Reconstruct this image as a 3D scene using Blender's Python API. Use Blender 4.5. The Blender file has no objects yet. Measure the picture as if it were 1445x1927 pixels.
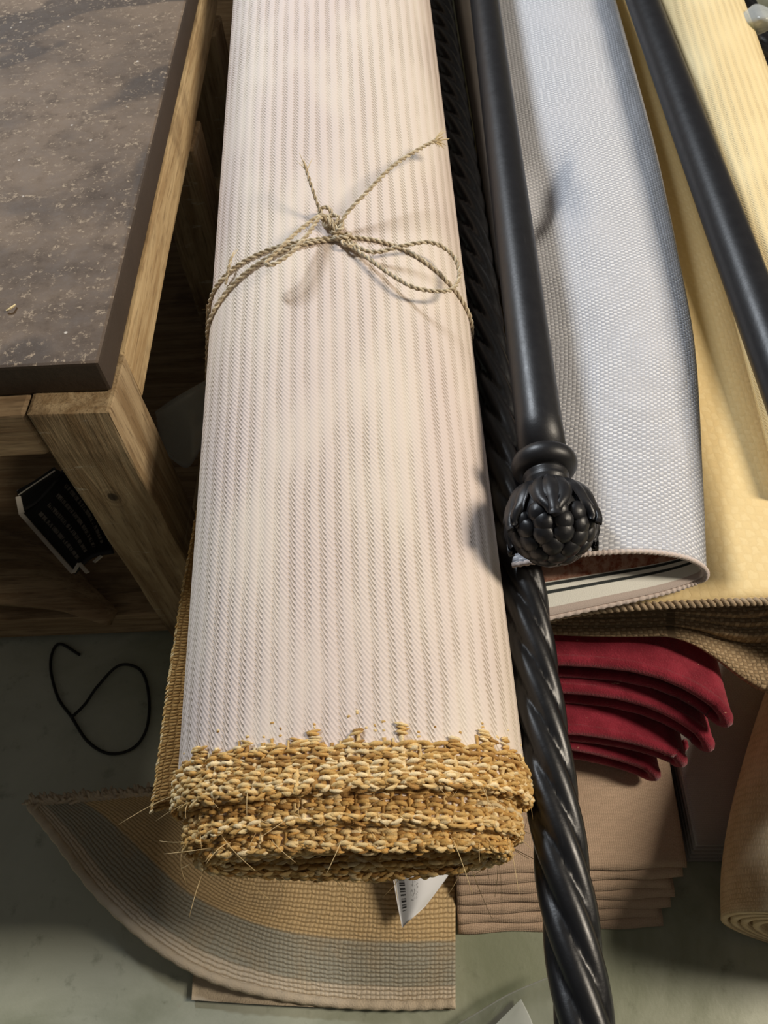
import bpy, bmesh, math, random
import numpy as np
from mathutils import Vector, Matrix
random.seed(7); rng = np.random.default_rng(7)
PI = math.pi
sc = bpy.context.scene

# ---------------------------------------------------------------- camera
F_PX, CX, CY, CAM_H = 1453.0, 722.5, 963.5, 1.25
CAM = np.array([0, 0, CAM_H])
def _ray(u, v): return np.array([(u-CX)/F_PX, (CY-v)/F_PX, -1.0])
def _n(a): return a/np.linalg.norm(a)
_z = -_n(_ray(795, 1915)); _y = _ray(655, -1250); _y = _n(_y-_z*np.dot(_y, _z)); _x = np.cross(_y, _z)
ROT = np.array([_x, _y, _z])
cd = bpy.data.cameras.new('camera'); cam = bpy.data.objects.new('camera', cd); sc.collection.objects.link(cam)
M = Matrix(ROT.tolist()).to_4x4(); M.translation = Vector(CAM); cam.matrix_world = M
cd.sensor_fit = 'VERTICAL'; cd.sensor_height = 36.0; cd.lens = F_PX/1927*36; cd.clip_start = .02
cd.dof.use_dof = True; cd.dof.focus_distance = 0.85; cd.dof.aperture_fstop = 11.0
sc.camera = cam
# ---------------------------------------------------------------- world + ceiling fixtures
w = bpy.data.worlds.new('world'); sc.world = w; w.use_nodes = True
w.node_tree.nodes['Background'].inputs[0].default_value = (1.0, .93, .84, 1); w.node_tree.nodes['Background'].inputs[1].default_value = .075
def area(name, loc, tgt, size, power, col):
    l = bpy.data.lights.new(name, 'AREA'); l.shape = 'RECTANGLE'; l.size, l.size_y = size; l.energy = power; l.color = col
    o = bpy.data.objects.new(name, l); sc.collection.objects.link(o); o.location = loc
    o.rotation_euler = (Vector(tgt)-Vector(loc)).to_track_quat('-Z', 'Y').to_euler(); return o
area('cool_ceiling_light', (-1.6, 2.95, 3.1), (0, .6, .4), (.35, .8), 120, (.87, .93, 1.0))
area('warm_ceiling_light', (2.5, .3, 2.6), (0, .6, .4), (.5, .9), 98, (1.0, .88, .72))
sc.view_settings.view_transform = 'Standard'; sc.view_settings.look = 'None'
sc.view_settings.exposure = -0.06; sc.view_settings.gamma = 1.0; sc.view_settings.use_curve_mapping = False

# ---------------------------------------------------------------- placing helpers
def P(u, v, z):
    d = ROT@_ray(u, v); return CAM+d*((z-CAM_H)/d[2])
def PX(u, v, x):
    d = ROT@_ray(u, v); return CAM+d*(x/d[0])
def PY(u, v, y):
    d = ROT@_ray(u, v); return CAM+d*(y/d[1])
def ss(a, b, x):
    t = np.clip((x-a)/(b-a), 0, 1); return t*t*(3-2*t)

# ---------------------------------------------------------------- object helpers
def tag(o, label=None, cat=None, group=None, kind=None):
    if label: o['label'] = label
    if cat: o['category'] = cat
    if group: o['group'] = group
    if kind: o['kind'] = kind
    return o
def empty(name, loc, label, cat, group=None):
    o = bpy.data.objects.new(name, None); sc.collection.objects.link(o); o.location = Vector(loc); o.empty_display_size = .05
    return tag(o, label, cat, group)
def link(name, me, mat=None, parent=None):
    o = bpy.data.objects.new(name, me); sc.collection.objects.link(o)
    if mat is not None and not me.materials:
        for m in (mat if isinstance(mat, (list, tuple)) else [mat]): me.materials.append(m)
    if parent is not None:
        o.parent = parent; loc = Vector((0, 0, 0)); p = parent
        while p is not None: loc += p.location; p = p.parent
        o.location = -loc          # mesh data is in world coordinates, parents are unrotated
    return o
def mesh(name, V, Fs, mat, parent=None, smooth=True, uv=None, col=None, matidx=None):
    me = bpy.data.meshes.new(name); me.from_pydata([tuple(map(float, p)) for p in V], [], [tuple(map(int, f)) for f in Fs]); me.update()
    if smooth: me.polygons.foreach_set('use_smooth', [True]*len(me.polygons))
    if uv is not None:
        L = me.uv_layers.new(name='UVMap'); li = np.zeros(len(me.loops), int); me.loops.foreach_get('vertex_index', li)
        L.data.foreach_set('uv', np.asarray(uv, float)[li].ravel())
    if col is not None:
        c = me.color_attributes.new('tint', 'FLOAT_COLOR', 'POINT')
        a = np.ones((len(V), 4)); a[:, :3] = col; c.data.foreach_set('color', a.ravel())
    o = link(name, me, mat, parent)
    if matidx is not None: me.polygons.foreach_set('material_index', list(map(int, matidx)))
    return o
def grid_faces(nu, nv, closed=False, off=0):
    Fs = []
    for i in range(nu if closed else nu-1):
        i2 = (i+1) % nu
        for j in range(nv-1): Fs.append((off+i*nv+j, off+i2*nv+j, off+i2*nv+j+1, off+i*nv+j+1))
    return Fs
def box(name, lo, hi, mat, parent=None, bev=.004, seg=2, jitter=0, rot=None):
    bm = bmesh.new(); bmesh.ops.create_cube(bm, size=1)
    lo, hi = np.array(lo, float), np.array(hi, float); c = (lo+hi)/2; s = hi-lo
    for v in bm.verts: v.co = Vector(c+np.array(v.co)*s)
    if bev: bmesh.ops.bevel(bm, geom=bm.edges[:], offset=bev, segments=seg, profile=.6, affect='EDGES')
    if jitter:
        bmesh.ops.subdivide_edges(bm, edges=[e for e in bm.edges if e.calc_length() > .15], cuts=8, use_grid_fill=True)
        for v in bm.verts: v.co += Vector([math.sin(v.co[(k+1) % 3]*31+k)*jitter+random.gauss(0, jitter*.3) for k in range(3)])
    if rot is not None:
        for v in bm.verts: v.co = rot@(v.co-Vector(c))+Vector(c)
    me = bpy.data.meshes.new(name); bm.to_mesh(me); bm.free()
    return link(name, me, mat, parent)
def frames(pts):
    pts = np.asarray(pts, float); T = np.gradient(pts, axis=0); T /= np.linalg.norm(T, axis=1)[:, None]+1e-12
    N = np.zeros_like(T); a = np.array([0, 0, 1.]) if abs(T[0][2]) < .9 else np.array([1., 0, 0])
    n = a-T[0]*np.dot(a, T[0]); n /= np.linalg.norm(n)
    for i in range(len(T)):
        n = n-T[i]*np.dot(n, T[i]); n /= np.linalg.norm(n)+1e-12; N[i] = n
    return pts, T, N, np.cross(T, N)
def tube_data(pts, r, n=8, lobes=0, lobe=0., turns_per_m=0., caps=True):
    pts, T, N, B = frames(pts); m = len(pts); r = np.broadcast_to(np.asarray(r, float), (m,))
    s = np.concatenate([[0], np.cumsum(np.linalg.norm(np.diff(pts, axis=0), axis=1))])
    V, uv = [], []
    for i in range(m):
        for k in range(n):
            a = 2*PI*k/n; rr = r[i]
            if lobes: rr = rr*(1+lobe*(abs(math.cos(lobes*(a/2+PI*turns_per_m*s[i])))-.6))
            V.append(pts[i]+rr*(math.cos(a)*N[i]+math.sin(a)*B[i])); uv.append((k/n, s[i]))
    Fs = []
    for i in range(m-1):
        for k in range(n): Fs.append((i*n+k, i*n+(k+1) % n, (i+1)*n+(k+1) % n, (i+1)*n+k))
    if caps: Fs.append(tuple(range(n))[::-1]); Fs.append(tuple((m-1)*n+k for k in range(n)))
    return V, Fs, uv
def tube(name, pts, r, mat, parent=None, n=8, **k):
    V, Fs, uv = tube_data(pts, r, n, **k); return mesh(name, V, Fs, mat, parent, uv=uv)
def join(parts):
    V, Fs, C = [], [], []
    for d in parts:
        o = len(V); V += list(d[0]); Fs += [tuple(i+o for i in f) for f in d[1]]
    return V, Fs
def cr(pts, n):
    """Catmull-Rom through pts, n samples, centripetal-ish uniform."""
    p = np.asarray(pts, float); p = np.vstack([2*p[0]-p[1], p, 2*p[-1]-p[-2]]); m = len(p)-3; out = []
    for t in np.linspace(0, m, n):
        i = min(int(t), m-1); f = t-i; a, b, c, d = p[i:i+4]
        out.append(.5*((2*b)+(c-a)*f+(2*a-5*b+4*c-d)*f*f+(3*b-a-3*c+d)*f**3))
    return np.array(out)
def cr_grid(ctrl, nu, nv):
    c = np.asarray(ctrl, float); rows = np.array([cr(r, nv) for r in c])
    return np.stack([cr(rows[:, j], nu) for j in range(nv)], axis=1)
def sheet(name, G, thick, mats, parent=None, flip=False, uv_swap=False, disp=None):
    """thick cloth from a point grid G (nu,nv,3): material slots 0 = top, 1 = underside, 2 = edges."""
    G = np.asarray(G, float); nu, nv = G.shape[:2]
    du = np.gradient(G, axis=0); dv = np.gradient(G, axis=1); Nn = np.cross(du, dv); Nn /= np.linalg.norm(Nn, axis=2)[..., None]+1e-12
    if flip: Nn = -Nn
    if disp is not None: G = G+Nn*disp[..., None]
    lu = np.concatenate([[0], np.cumsum(np.linalg.norm(np.diff(G, axis=0), axis=2).mean(1))])
    lv = np.concatenate([[0], np.cumsum(np.linalg.norm(np.diff(G, axis=1), axis=2).mean(0))])
    U, W = np.meshgrid(lu, lv, indexing='ij'); uv = np.stack([U, W], 2).reshape(-1, 2)
    B = G-Nn*thick; V = np.vstack([G.reshape(-1, 3), B.reshape(-1, 3)]); n = nu*nv; uv = np.vstack([uv, uv])
    A = grid_faces(nu, nv); Fs = []; mi = []
    for f in A: Fs.append(f if not flip else f[::-1]); mi.append(0)
    for f in A: Fs.append(tuple(i+n for i in (f[::-1] if not flip else f))); mi.append(1)
    rim = [i*nv for i in range(nu)]+[(nu-1)*nv+j for j in range(1, nv)]+[i*nv+nv-1 for i in range(nu-2, -1, -1)]+[j for j in range(nv-2, 0, -1)]
    for a, b in zip(rim, rim[1:]+rim[:1]): Fs.append((a, a+n, b+n, b)); mi.append(2)
    if not isinstance(mats, (list, tuple)): mats = [mats]
    mi = [min(m, len(mats)-1) for m in mi]
    return mesh(name, V, Fs, list(mats), parent, uv=uv, matidx=mi)
def sup(th, a, b, n=2.5):
    c, s = np.cos(th), np.sin(th)
    return a*np.sign(c)*np.abs(c)**(2/n), b*np.sign(s)*np.abs(s)**(2/n)
def roll_shell(name, axis, a, b, y0, y1, thick, mats, parent=None, n=2.5, nth=160, ny=40, warp=None, zmap=None):
    """one layer of a rolled rug: outer skin, inner skin and both rims. axis(y)->(x,z); y0 may depend on the point."""
    th = np.linspace(-PI/2, 1.5*PI, nth, endpoint=False); V, uv = [], []
    for (aa, bb) in ((a, b), (a-thick, b-thick)):
        X, Z = sup(th, aa, bb, n)
        if zmap: Z = np.array([zmap(x, z) for x, z in zip(X, Z)])
        d = np.hypot(np.diff(X, append=X[0]), np.diff(Z, append=Z[0])); s = np.concatenate([[0], np.cumsum(d)[:-1]])
        for i in range(nth):
            ys = y0(X[i], Z[i]) if callable(y0) else y0
            for y in ys+(y1-ys)*(np.linspace(0, 1, ny)**1.4):
                cx, cz = axis(y); k = warp(y, th[i]) if warp else 0.
                V.append((cx+X[i]*(1+k), y, cz+Z[i]*(1+k))); uv.append((s[i], y))
    N = nth*ny; Fs, mi = [], []
    for f in grid_faces(nth, ny, True): Fs.append(f[::-1]); mi.append(0)
    for f in grid_faces(nth, ny, True, N): Fs.append(f); mi.append(1)
    for i in range(nth):
        j = (i+1) % nth
        Fs.append((i*ny, j*ny, N+j*ny, N+i*ny)); mi.append(2)
        Fs.append((i*ny+ny-1, N+i*ny+ny-1, N+j*ny+ny-1, j*ny+ny-1)); mi.append(2)
    if not isinstance(mats, (list, tuple)): mats = [mats]
    mi = [min(m, len(mats)-1) for m in mi]
    return mesh(name, V, Fs, list(mats), parent, uv=uv, matidx=mi)

# ---------------------------------------------------------------- materials
def srgb(r, g, b):
    f = lambda c: (c/255/12.92 if c/255 <= .04045 else ((c/255+.055)/1.055)**2.4); return (f(r), f(g), f(b), 1)
class NT:
    def __init__(s, name):
        s.m = bpy.data.materials.new(name); s.m.use_nodes = True; s.t = s.m.node_tree; s.b = s.t.nodes['Principled BSDF']
    def add(s, typ, props=None, **inp):
        n = s.t.nodes.new(typ)
        for k, v in (props or {}).items(): setattr(n, k, v)
        for k, v in inp.items():
            key = int(k[1:]) if k[0] == 'i' and k[1:].isdigit() else k.replace('_', ' ')
            s.put(n.inputs[key], v)
        return n
    def put(s, sock, v):
        if isinstance(v, bpy.types.NodeSocket): s.t.links.new(v, sock)
        else: sock.default_value = v
    def math(s, op, a, b=0., c=None):
        n = s.add('ShaderNodeMath', {'operation': op}); s.put(n.inputs[0], a); s.put(n.inputs[1], b)
        if c is not None: s.put(n.inputs[2], c)
        return n.outputs[0]
    def mix(s, f, a, b, bt='MIX'):
        n = s.add('ShaderNodeMix', {'data_type': 'RGBA', 'blend_type': bt}); s.put(n.inputs[0], f); s.put(n.inputs[6], a); s.put(n.inputs[7], b); return n.outputs[2]
    def step(s, v, lo, hi, a=0., b=1.):
        n = s.add('ShaderNodeMapRange', {'interpolation_type': 'SMOOTHSTEP'}, i0=v, i1=lo, i2=hi, i3=a, i4=b); return n.outputs[0]
    def uv(s):
        n = s.add('ShaderNodeTexCoord'); return n.outputs['UV']
    def obj(s): return s.add('ShaderNodeTexCoord').outputs['Object']
    def map(s, vec, sc_=(1, 1, 1), rot=(0, 0, 0), loc=(0, 0, 0)):
        return s.add('ShaderNodeMapping', None, Vector=vec, Scale=sc_, Rotation=rot, Location=loc).outputs[0]
    def noise(s, vec, scale, det=3., rough=.55, dist=0.):
        n = s.add('ShaderNodeTexNoise', None, Vector=vec, Scale=scale, Detail=det, Roughness=rough, Distortion=dist); return n.outputs[0]
    def xyz(s, vec): return s.add('ShaderNodeSeparateXYZ', None, Vector=vec).outputs
    def bump(s, h, dist=.002, strength=1.):
        n = s.add('ShaderNodeBump', None, Height=h, Distance=dist, Strength=strength); s.put(s.b.inputs['Normal'], n.outputs[0])
    def out(s, col=None, rough=.8, spec=.3, **k):
        if col is not None: s.put(s.b.inputs['Base Color'], col)
        s.put(s.b.inputs['Roughness'], rough); s.put(s.b.inputs['Specular IOR Level'], spec)
        for kk, v in k.items(): s.put(s.b.inputs[kk.replace('_', ' ')], v)
        return s.m
def sinp(t, x, period, ph=0.):            # sin(2 pi x / period)
    return t.math('SINE', t.math('MULTIPLY_ADD', x, 2*PI/period, ph))

def mat_backing(name, light, pink, pit, period=.0165, pit_amt=.8, dot=.0062):
    t = NT(name); uv = t.uv(); U, V, _ = t.xyz(uv)
    wob = t.math('MULTIPLY_ADD', t.noise(t.map(uv, (6, 3, 1)), 4.), .005, -.0025)
    u = t.math('ADD', U, wob)
    rib = sinp(t, u, period)
    valley = t.step(rib, -.35, .6)
    sl = t.math('ADD', V, t.math('ADD', t.math('MULTIPLY', U, -1.3), t.math('MULTIPLY', sinp(t, u, period/2), .0012)))
    dots = t.step(sinp(t, sl, dot), -.35, .75)
    patch = t.step(t.noise(t.map(uv, (5, 2, 1)), 3., 4.), .30, .62, .25, 1.)
    fine = t.noise(t.map(uv, (1, .6, 1)), 900., 2.)
    pits = t.math('MULTIPLY', t.math('MULTIPLY', valley, dots), patch)
    big = t.noise(t.map(uv, (3, 1.2, 1)), 2.5, 2.)
    base = t.mix(t.step(big, .38, .62), light, pink)
    base = t.mix(t.math('MULTIPLY', t.math('SUBTRACT', 1., valley), .35), base, pink)
    c = t.mix(t.math('MULTIPLY', pits, pit_amt), base, pit)
    c = t.mix(t.step(fine, .45, .8, 0, .12), c, pit)
    h = t.math('ADD', t.math('MULTIPLY', rib, -.35), t.math('MULTIPLY', pits, -1.1))
    diag = sinp(t, t.math('ADD', V, t.math('MULTIPLY', U, -1.3)), dot)
    h = t.math('ADD', h, t.math('MULTIPLY', diag, t.math('MULTIPLY_ADD', patch, .22, .05)))
    h = t.math('ADD', h, t.math('MULTIPLY', fine, .25))
    t.bump(h, .0008, .75); return t.out(c, .62, .22)
def mat_weave(name, c1, c2, gap, bw, bh, mortar=.12, dist=.0012, noise_c=None, amt=.5, rough=.9, big=3., rot=0., strength=.8, gapamt=.35, jit=.6):
    """woven cloth: staggered floats bw x bh metres on the UV grid"""
    t = NT(name); uv = t.uv(); U, V, _ = t.xyz(t.map(uv, (1, 1, 1), (0, 0, rot)))
    j1 = t.math('MULTIPLY_ADD', t.noise(uv, 90., 3.), bw*jit*2, -bw*jit); j2 = t.math('MULTIPLY_ADD', t.noise(t.map(uv, (1, 1, 1), (0, 0, 0), (3, 7, 0)), 90., 3.), bh*jit*2, -bh*jit)
    w_ = t.math('MULTIPLY', sinp(t, t.math('ADD', U, j1), 2*bw), sinp(t, t.math('ADD', V, j2), 2*bh))
    fine = t.noise(uv, 1400., 2.); bigv = t.noise(uv, big, 3.); med = t.noise(uv, 260., 2.)
    hh = t.math('ABSOLUTE', w_); c = t.mix(t.step(w_, -.5, .5), c2, c1)
    c = t.mix(t.step(hh, mortar*.2, mortar*1.6, gapamt, 0.), c, gap)
    if noise_c is not None: c = t.mix(t.step(bigv, .35, .7, 0, amt), c, noise_c)
    c = t.mix(t.step(fine, .3, .8, 0., .22), c, gap); c = t.mix(t.step(med, .5, .75, 0., .3), c, gap)
    h = t.math('ADD', t.math('POWER', hh, .6), t.math('MULTIPLY', fine, .4))
    t.bump(h, dist, strength); return t.out(c, rough, .15)
def mat_wood(name, c1, c2, c3, axis=1, spec=.3, knot=None):
    t = NT(name); o = t.obj(); sc_ = [14, 14, 14]; sc_[axis] = 1.1
    v = t.map(o, tuple(sc_)); n1 = t.noise(v, 4., 6., .65, .6); n2 = t.noise(t.map(o, tuple(6*x for x in sc_)), 3., 3.); n3 = t.noise(o, 9., 4., .6)
    c = t.mix(t.step(n1, .33, .66), c1, c2); c = t.mix(t.step(n2, .5, .75, 0, .6), c, c3); c = t.mix(t.step(n3, .52, .72, 0, .55), c, c3)
    sp = t.noise(o, 160., 2.); c = t.mix(t.step(sp, .62, .75, 0, .25), c, c1)
    if knot is not None:                                           # a knot and pale worn scuffs
        kd = t.add('ShaderNodeVectorMath', {'operation': 'DISTANCE'}, i0=t.map(o, (1, 1, .7)), i1=(knot[0], knot[1], knot[2]*.7)).outputs['Value']; kd = t.math('ADD', kd, t.math('MULTIPLY_ADD', n3, .012, -.006))
        c = t.mix(t.math('MULTIPLY', t.step(sinp(t, kd, .007), -.2, .8), t.step(kd, .006, .026, .4, 0.)), c, c3); c = t.mix(t.step(kd, .004, .008, .9, 0.), c, (.03, .018, .01, 1))
        sf = t.noise(t.map(o, (9, 1, 34), (0, .5, 0)), 2.2, 5., .7); c = t.mix(t.step(sf, .60, .70, 0, .5), c, srgb(206, 196, 174))
    t.bump(t.math('ADD', n1, t.math('MULTIPLY', n2, .5)), .0025, .7); return t.out(c, .75, spec)
def mat_flat(name, col, rough=.6, spec=.3, bump_s=None, bump_d=.0005, var=0.):
    t = NT(name); o = t.obj(); c = col
    if var:
        n = t.noise(o, 14., 4.); c = t.mix(t.step(n, .3, .7, 0, var), col, tuple(x*.55 for x in col[:3])+(1,))
    if bump_s: t.bump(t.noise(o, bump_s, 3.), bump_d, .6)
    return t.out(c, rough, spec)
def mat_black_lacquer(name, base=(.007, .007, .008, 1), rough=.36):
    t = NT(name); o = t.obj(); n = t.noise(o, 60., 5.); n2 = t.noise(t.map(o, (30, 2.5, 30)), 8., 4.)
    c = t.mix(t.step(n2, .62, .8, 0, .35), base, (.035, .034, .034, 1)); t.bump(t.noise(o, 220., 2.), .0004, .35)
    return t.out(c, t.math('MULTIPLY_ADD', n, .2, rough-.1), .5)
def mat_tint(name, rough=.85, twist=None):
    t = NT(name); a = t.add('ShaderNodeAttribute', {'attribute_name': 'tint'}).outputs['Color']; o = t.obj()
    n = t.noise(o, 900., 3.); c = t.mix(t.step(n, .4, .85, 0, .32), a, (.24, .15, .075, 1)); t.bump(n, .0008, .9); return t.out(c, rough, .3)
def mat_plastic(name, tint=(.9, .92, .9, 1), alpha=.25):
    t = NT(name); o = t.obj(); t.bump(t.noise(o, 35., 3.), .004, .6)
    tr = t.add('ShaderNodeBsdfTransparent', None, Color=tint); m = t.add('ShaderNodeMixShader', None, i0=alpha, i1=tr.outputs[0], i2=t.b.outputs[0])
    t.t.links.new(m.outputs[0], t.t.nodes['Material Output'].inputs[0]); return t.out((.75, .77, .76, 1), .12, .6)

M_WOOD = mat_wood('weathered_pine', srgb(204, 180, 138), srgb(170, 142, 102), srgb(116, 92, 64), 1)
M_WOODX = mat_wood('weathered_pine_rail', srgb(176, 152, 118), srgb(136, 110, 80), srgb(86, 68, 50), 0)
M_WOODZ = mat_wood('weathered_pine_post', srgb(176, 154, 120), srgb(136, 112, 80), srgb(84, 66, 46), 2, knot=PY(212, 936, .572))
def mat_slab():
    t = NT('brown_stone_slab'); o = t.obj()
    n = t.noise(t.map(o, (1, 1.6, 1)), 5., 6., .6, .4); n2 = t.noise(o, 38., 6., .7); n3 = t.noise(o, 2.4, 3., .5, .8); n4 = t.noise(o, 130., 3., .7)
    c = t.mix(t.step(n, .35, .65), srgb(116, 98, 80), srgb(86, 71, 57)); c = t.mix(t.step(n3, .52, .55, 0, .8), c, srgb(68, 57, 48))
    c = t.mix(t.math('MULTIPLY', t.step(n2, .52, .70), .5), c, srgb(66, 55, 46)); c = t.mix(t.math('MULTIPLY', t.step(n4, .54, .68), t.step(n2, .40, .56)), c, srgb(158, 140, 118))
    sp = t.add('ShaderNodeTexVoronoi', {'feature': 'F1'}, Vector=o, Scale=26.).outputs['Distance']
    c = t.mix(t.step(sp, .035, .07, .9, 0.), c, srgb(205, 196, 184))
    t.bump(t.math('ADD', n2, t.math('MULTIPLY', n4, .4)), .0016, .5); return t.out(c, t.math('MULTIPLY_ADD', n2, .35, .50), .22)
M_SLAB = mat_slab()
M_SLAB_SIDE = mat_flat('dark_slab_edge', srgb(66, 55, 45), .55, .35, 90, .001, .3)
def mat_floor():
    t = NT('stained_concrete'); o = t.obj()
    n = t.noise(o, 3.2, 6., .62, .5); n2 = t.noise(o, 30., 6., .65); n3 = t.noise(o, 1.3, 3., .5); n4 = t.noise(o, 200., 2.)
    c = t.mix(t.step(n, .34, .66), srgb(132, 138, 114), srgb(184, 188, 170)); c = t.mix(t.step(n3, .42, .66, 0, .55), c, srgb(198, 202, 190))
    c = t.mix(t.step(n2, .56, .76, 0, .45), c, srgb(88, 92, 70)); pk = t.noise(o, 7., 5., .7); c = t.mix(t.step(pk, .66, .74, 0, .6), c, srgb(150, 104, 78))
    dk = t.noise(t.map(o, (1, 1, 1), (0, 0, 0), (5, 3, 0)), 45., 4., .7); c = t.mix(t.step(dk, .70, .78, 0, .8), c, srgb(46, 44, 34))
    t.bump(t.math('ADD', n2, t.math('MULTIPLY', n4, .3)), .0012, .5); return t.out(c, t.math('MULTIPLY_ADD', n2, .3, .32), .4)
M_FLOOR = mat_floor()
M_BACK = mat_backing('latex_backing', srgb(230, 217, 202), srgb(222, 206, 197), srgb(160, 142, 120), pit_amt=.66)
M_JUTE = mat_weave('jute_weave', srgb(190, 152, 94), srgb(166, 126, 72), srgb(120, 86, 46), .006, .0035, .5, .002)
M_KNOT = mat_tint('jute_yarn')
M_TWINE = mat_tint('hemp_twine')
M_BLACK = mat_black_lacquer('black_lacquer')
M_BLACK2 = mat_black_lacquer('black_satin', (.011, .011, .013, 1), .42)
M_GREYPOLE = mat_flat('grey_brown_metal', srgb(92, 86, 80), .4, .5, 40, .0004, .3)
M_GREYRUG = mat_weave('grey_white_weave', srgb(240, 241, 244), srgb(176, 178, 186), srgb(128, 130, 138), .0062, .0036, .42, .0007, srgb(206, 207, 213), .5, big=9., rot=0., gapamt=.3, jit=.45)
M_GREYEDGE = mat_flat('pinkish_overlock', srgb(206, 192, 184), .9, .1, 300, .001)
def mat_inner():
    t = NT('patterned_underside'); uv = t.uv(); U, V, _ = t.xyz(uv)   # V runs along the length from the near edge
    n = t.noise(uv, 55., 5., .7); n2 = t.noise(uv, 700., 2.)
    c = t.mix(t.step(n, .42, .6), srgb(196, 158, 138), srgb(150, 92, 72)); c = t.mix(t.step(n, .60, .68), c, srgb(70, 46, 40))
    line = t.math('MAXIMUM', t.math('MULTIPLY', t.step(V, .021, .022), t.step(V, .0255, .0245)), t.math('MULTIPLY', t.step(V, .029, .030), t.step(V, .0335, .0325)))
    c = t.mix(t.step(V, .0335, .0345), srgb(236, 236, 228), c); c = t.mix(line, c, srgb(62, 66, 66)); c = t.mix(t.step(V, .007, .008, 1., 0.), c, srgb(196, 182, 174))
    t.bump(n2, .0006, .6); return t.out(c, .9, .1)
M_INNER = mat_inner()
M_YEL = mat_weave('yellow_latex_grid', srgb(234, 212, 162), srgb(230, 206, 154), srgb(216, 190, 138), .011, .012, .30, .0005, srgb(222, 198, 146), .8, .7, 5., strength=.5, gapamt=.3)
M_YELB = mat_backing('yellow_ribbed_backing', srgb(246, 228, 180), srgb(236, 214, 164), srgb(206, 182, 136), .0135, .5)
M_BROWN = mat_weave('brown_jute_pile', srgb(190, 166, 132), srgb(162, 138, 106), srgb(92, 74, 54), .007, .005, .3, .002)
M_ROPEEDGE = mat_flat('grey_brown_binding', srgb(176, 156, 130), .9, .1, 500, .001, .5)
def mat_red():
    t = NT('red_wool'); o = t.obj(); n = t.noise(o, 420., 3.); n2 = t.noise(o, 30., 4.); c = t.mix(t.step(n2, .3, .7), srgb(146, 44, 60), srgb(118, 30, 44)); c = t.mix(t.step(n, .55, .8, 0, .5), c, srgb(176, 66, 80))
    fl = t.noise(t.map(o, (1, 4, 4)), 60., 2.); c = t.mix(t.step(fl, .74, .78, 0, .8), c, srgb(214, 164, 140)); t.bump(n, .0016, .9); return t.out(c, .95, .08, Sheen_Weight=.3)
M_RED = mat_red()
M_TAUPE = mat_weave('taupe_cloth', srgb(208, 182, 158), srgb(200, 174, 150), srgb(160, 136, 114), .003, .002, .3, .0004, srgb(184, 158, 134), .6, .9, 6.)
M_GREYCLOTH = mat_weave('grey_felt', srgb(196, 188, 184), srgb(188, 180, 174), srgb(150, 142, 136), .003, .003, .3, .0005, srgb(160, 154, 152), .6)
M_BEIGE = mat_weave('beige_slub', srgb(232, 206, 166), srgb(218, 190, 148), srgb(170, 142, 108), .011, .0028, .4, .0008, srgb(236, 214, 178), .6, big=30.)
def mat_striped():
    t = NT('striped_flatweave'); uv = t.uv(); U, V, _ = t.xyz(uv)          # V: 0 at the near selvedge
    wob = t.math('MULTIPLY_ADD', t.noise(uv, 14., 2.), .006, -.003); v = t.math('ADD', V, wob)
    jj = t.math('MULTIPLY_ADD', t.noise(uv, 70., 3.), .005, -.0025)
    w_ = t.math('MULTIPLY', sinp(t, t.math('ADD', U, jj), .0125), sinp(t, t.math('ADD', V, jj), .0106)); rowv = t.math('ABSOLUTE', sinp(t, t.math('ADD', V, jj), .0106))
    hgt = t.math('ADD', t.math('MULTIPLY', t.math('ABSOLUTE', w_), .5), t.math('MULTIPLY', rowv, .7)); shade = t.mix(t.step(hgt, .15, .8), (.66, .61, .54, 1), (1, 1, 1, 1))
    beige, grey, cream = srgb(220, 192, 146), srgb(176, 172, 156), srgb(218, 204, 182)
    c = t.mix(t.step(v, .018, .024), cream, grey); c = t.mix(t.step(v, .072, .078), c, beige); n = t.noise(uv, 22., 4.); c = t.mix(t.step(n, .45, .7, 0, .4), c, srgb(190, 170, 138))
    c = t.mix(1., c, shade, 'MULTIPLY'); f = t.noise(uv, 1200., 2.); t.bump(t.math('ADD', hgt, t.math('MULTIPLY', f, .5)), .0016, .9); return t.out(c, .95, .1)
M_STRIPE = mat_striped()
M_PILE = mat_flat('cream_selvedge', srgb(206, 190, 166), .95, .1, 400, .002, .3)
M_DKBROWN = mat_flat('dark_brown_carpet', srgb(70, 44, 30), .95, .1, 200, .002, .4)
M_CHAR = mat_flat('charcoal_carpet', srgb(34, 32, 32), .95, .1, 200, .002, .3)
M_CORD = mat_flat('black_rubber_cord', (.008, .008, .008, 1), .5, .4)
M_PAPER = mat_flat('white_paper', srgb(232, 234, 238), .6, .3, 20, .001)
M_WHITE = mat_flat('white_card_edge', srgb(214, 208, 196), .7, .2)
M_CLEAR = mat_plastic('clear_film', alpha=.16)
M_HAZE = mat_plastic('hazy_film', (.8, .8, .78, 1), .3)

# ================================================================ SETTING
fl = box('floor', (-2.2, -.7, -.05), (2.4, 3.6, 0), M_FLOOR, bev=0); tag(fl, kind='structure')

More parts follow.
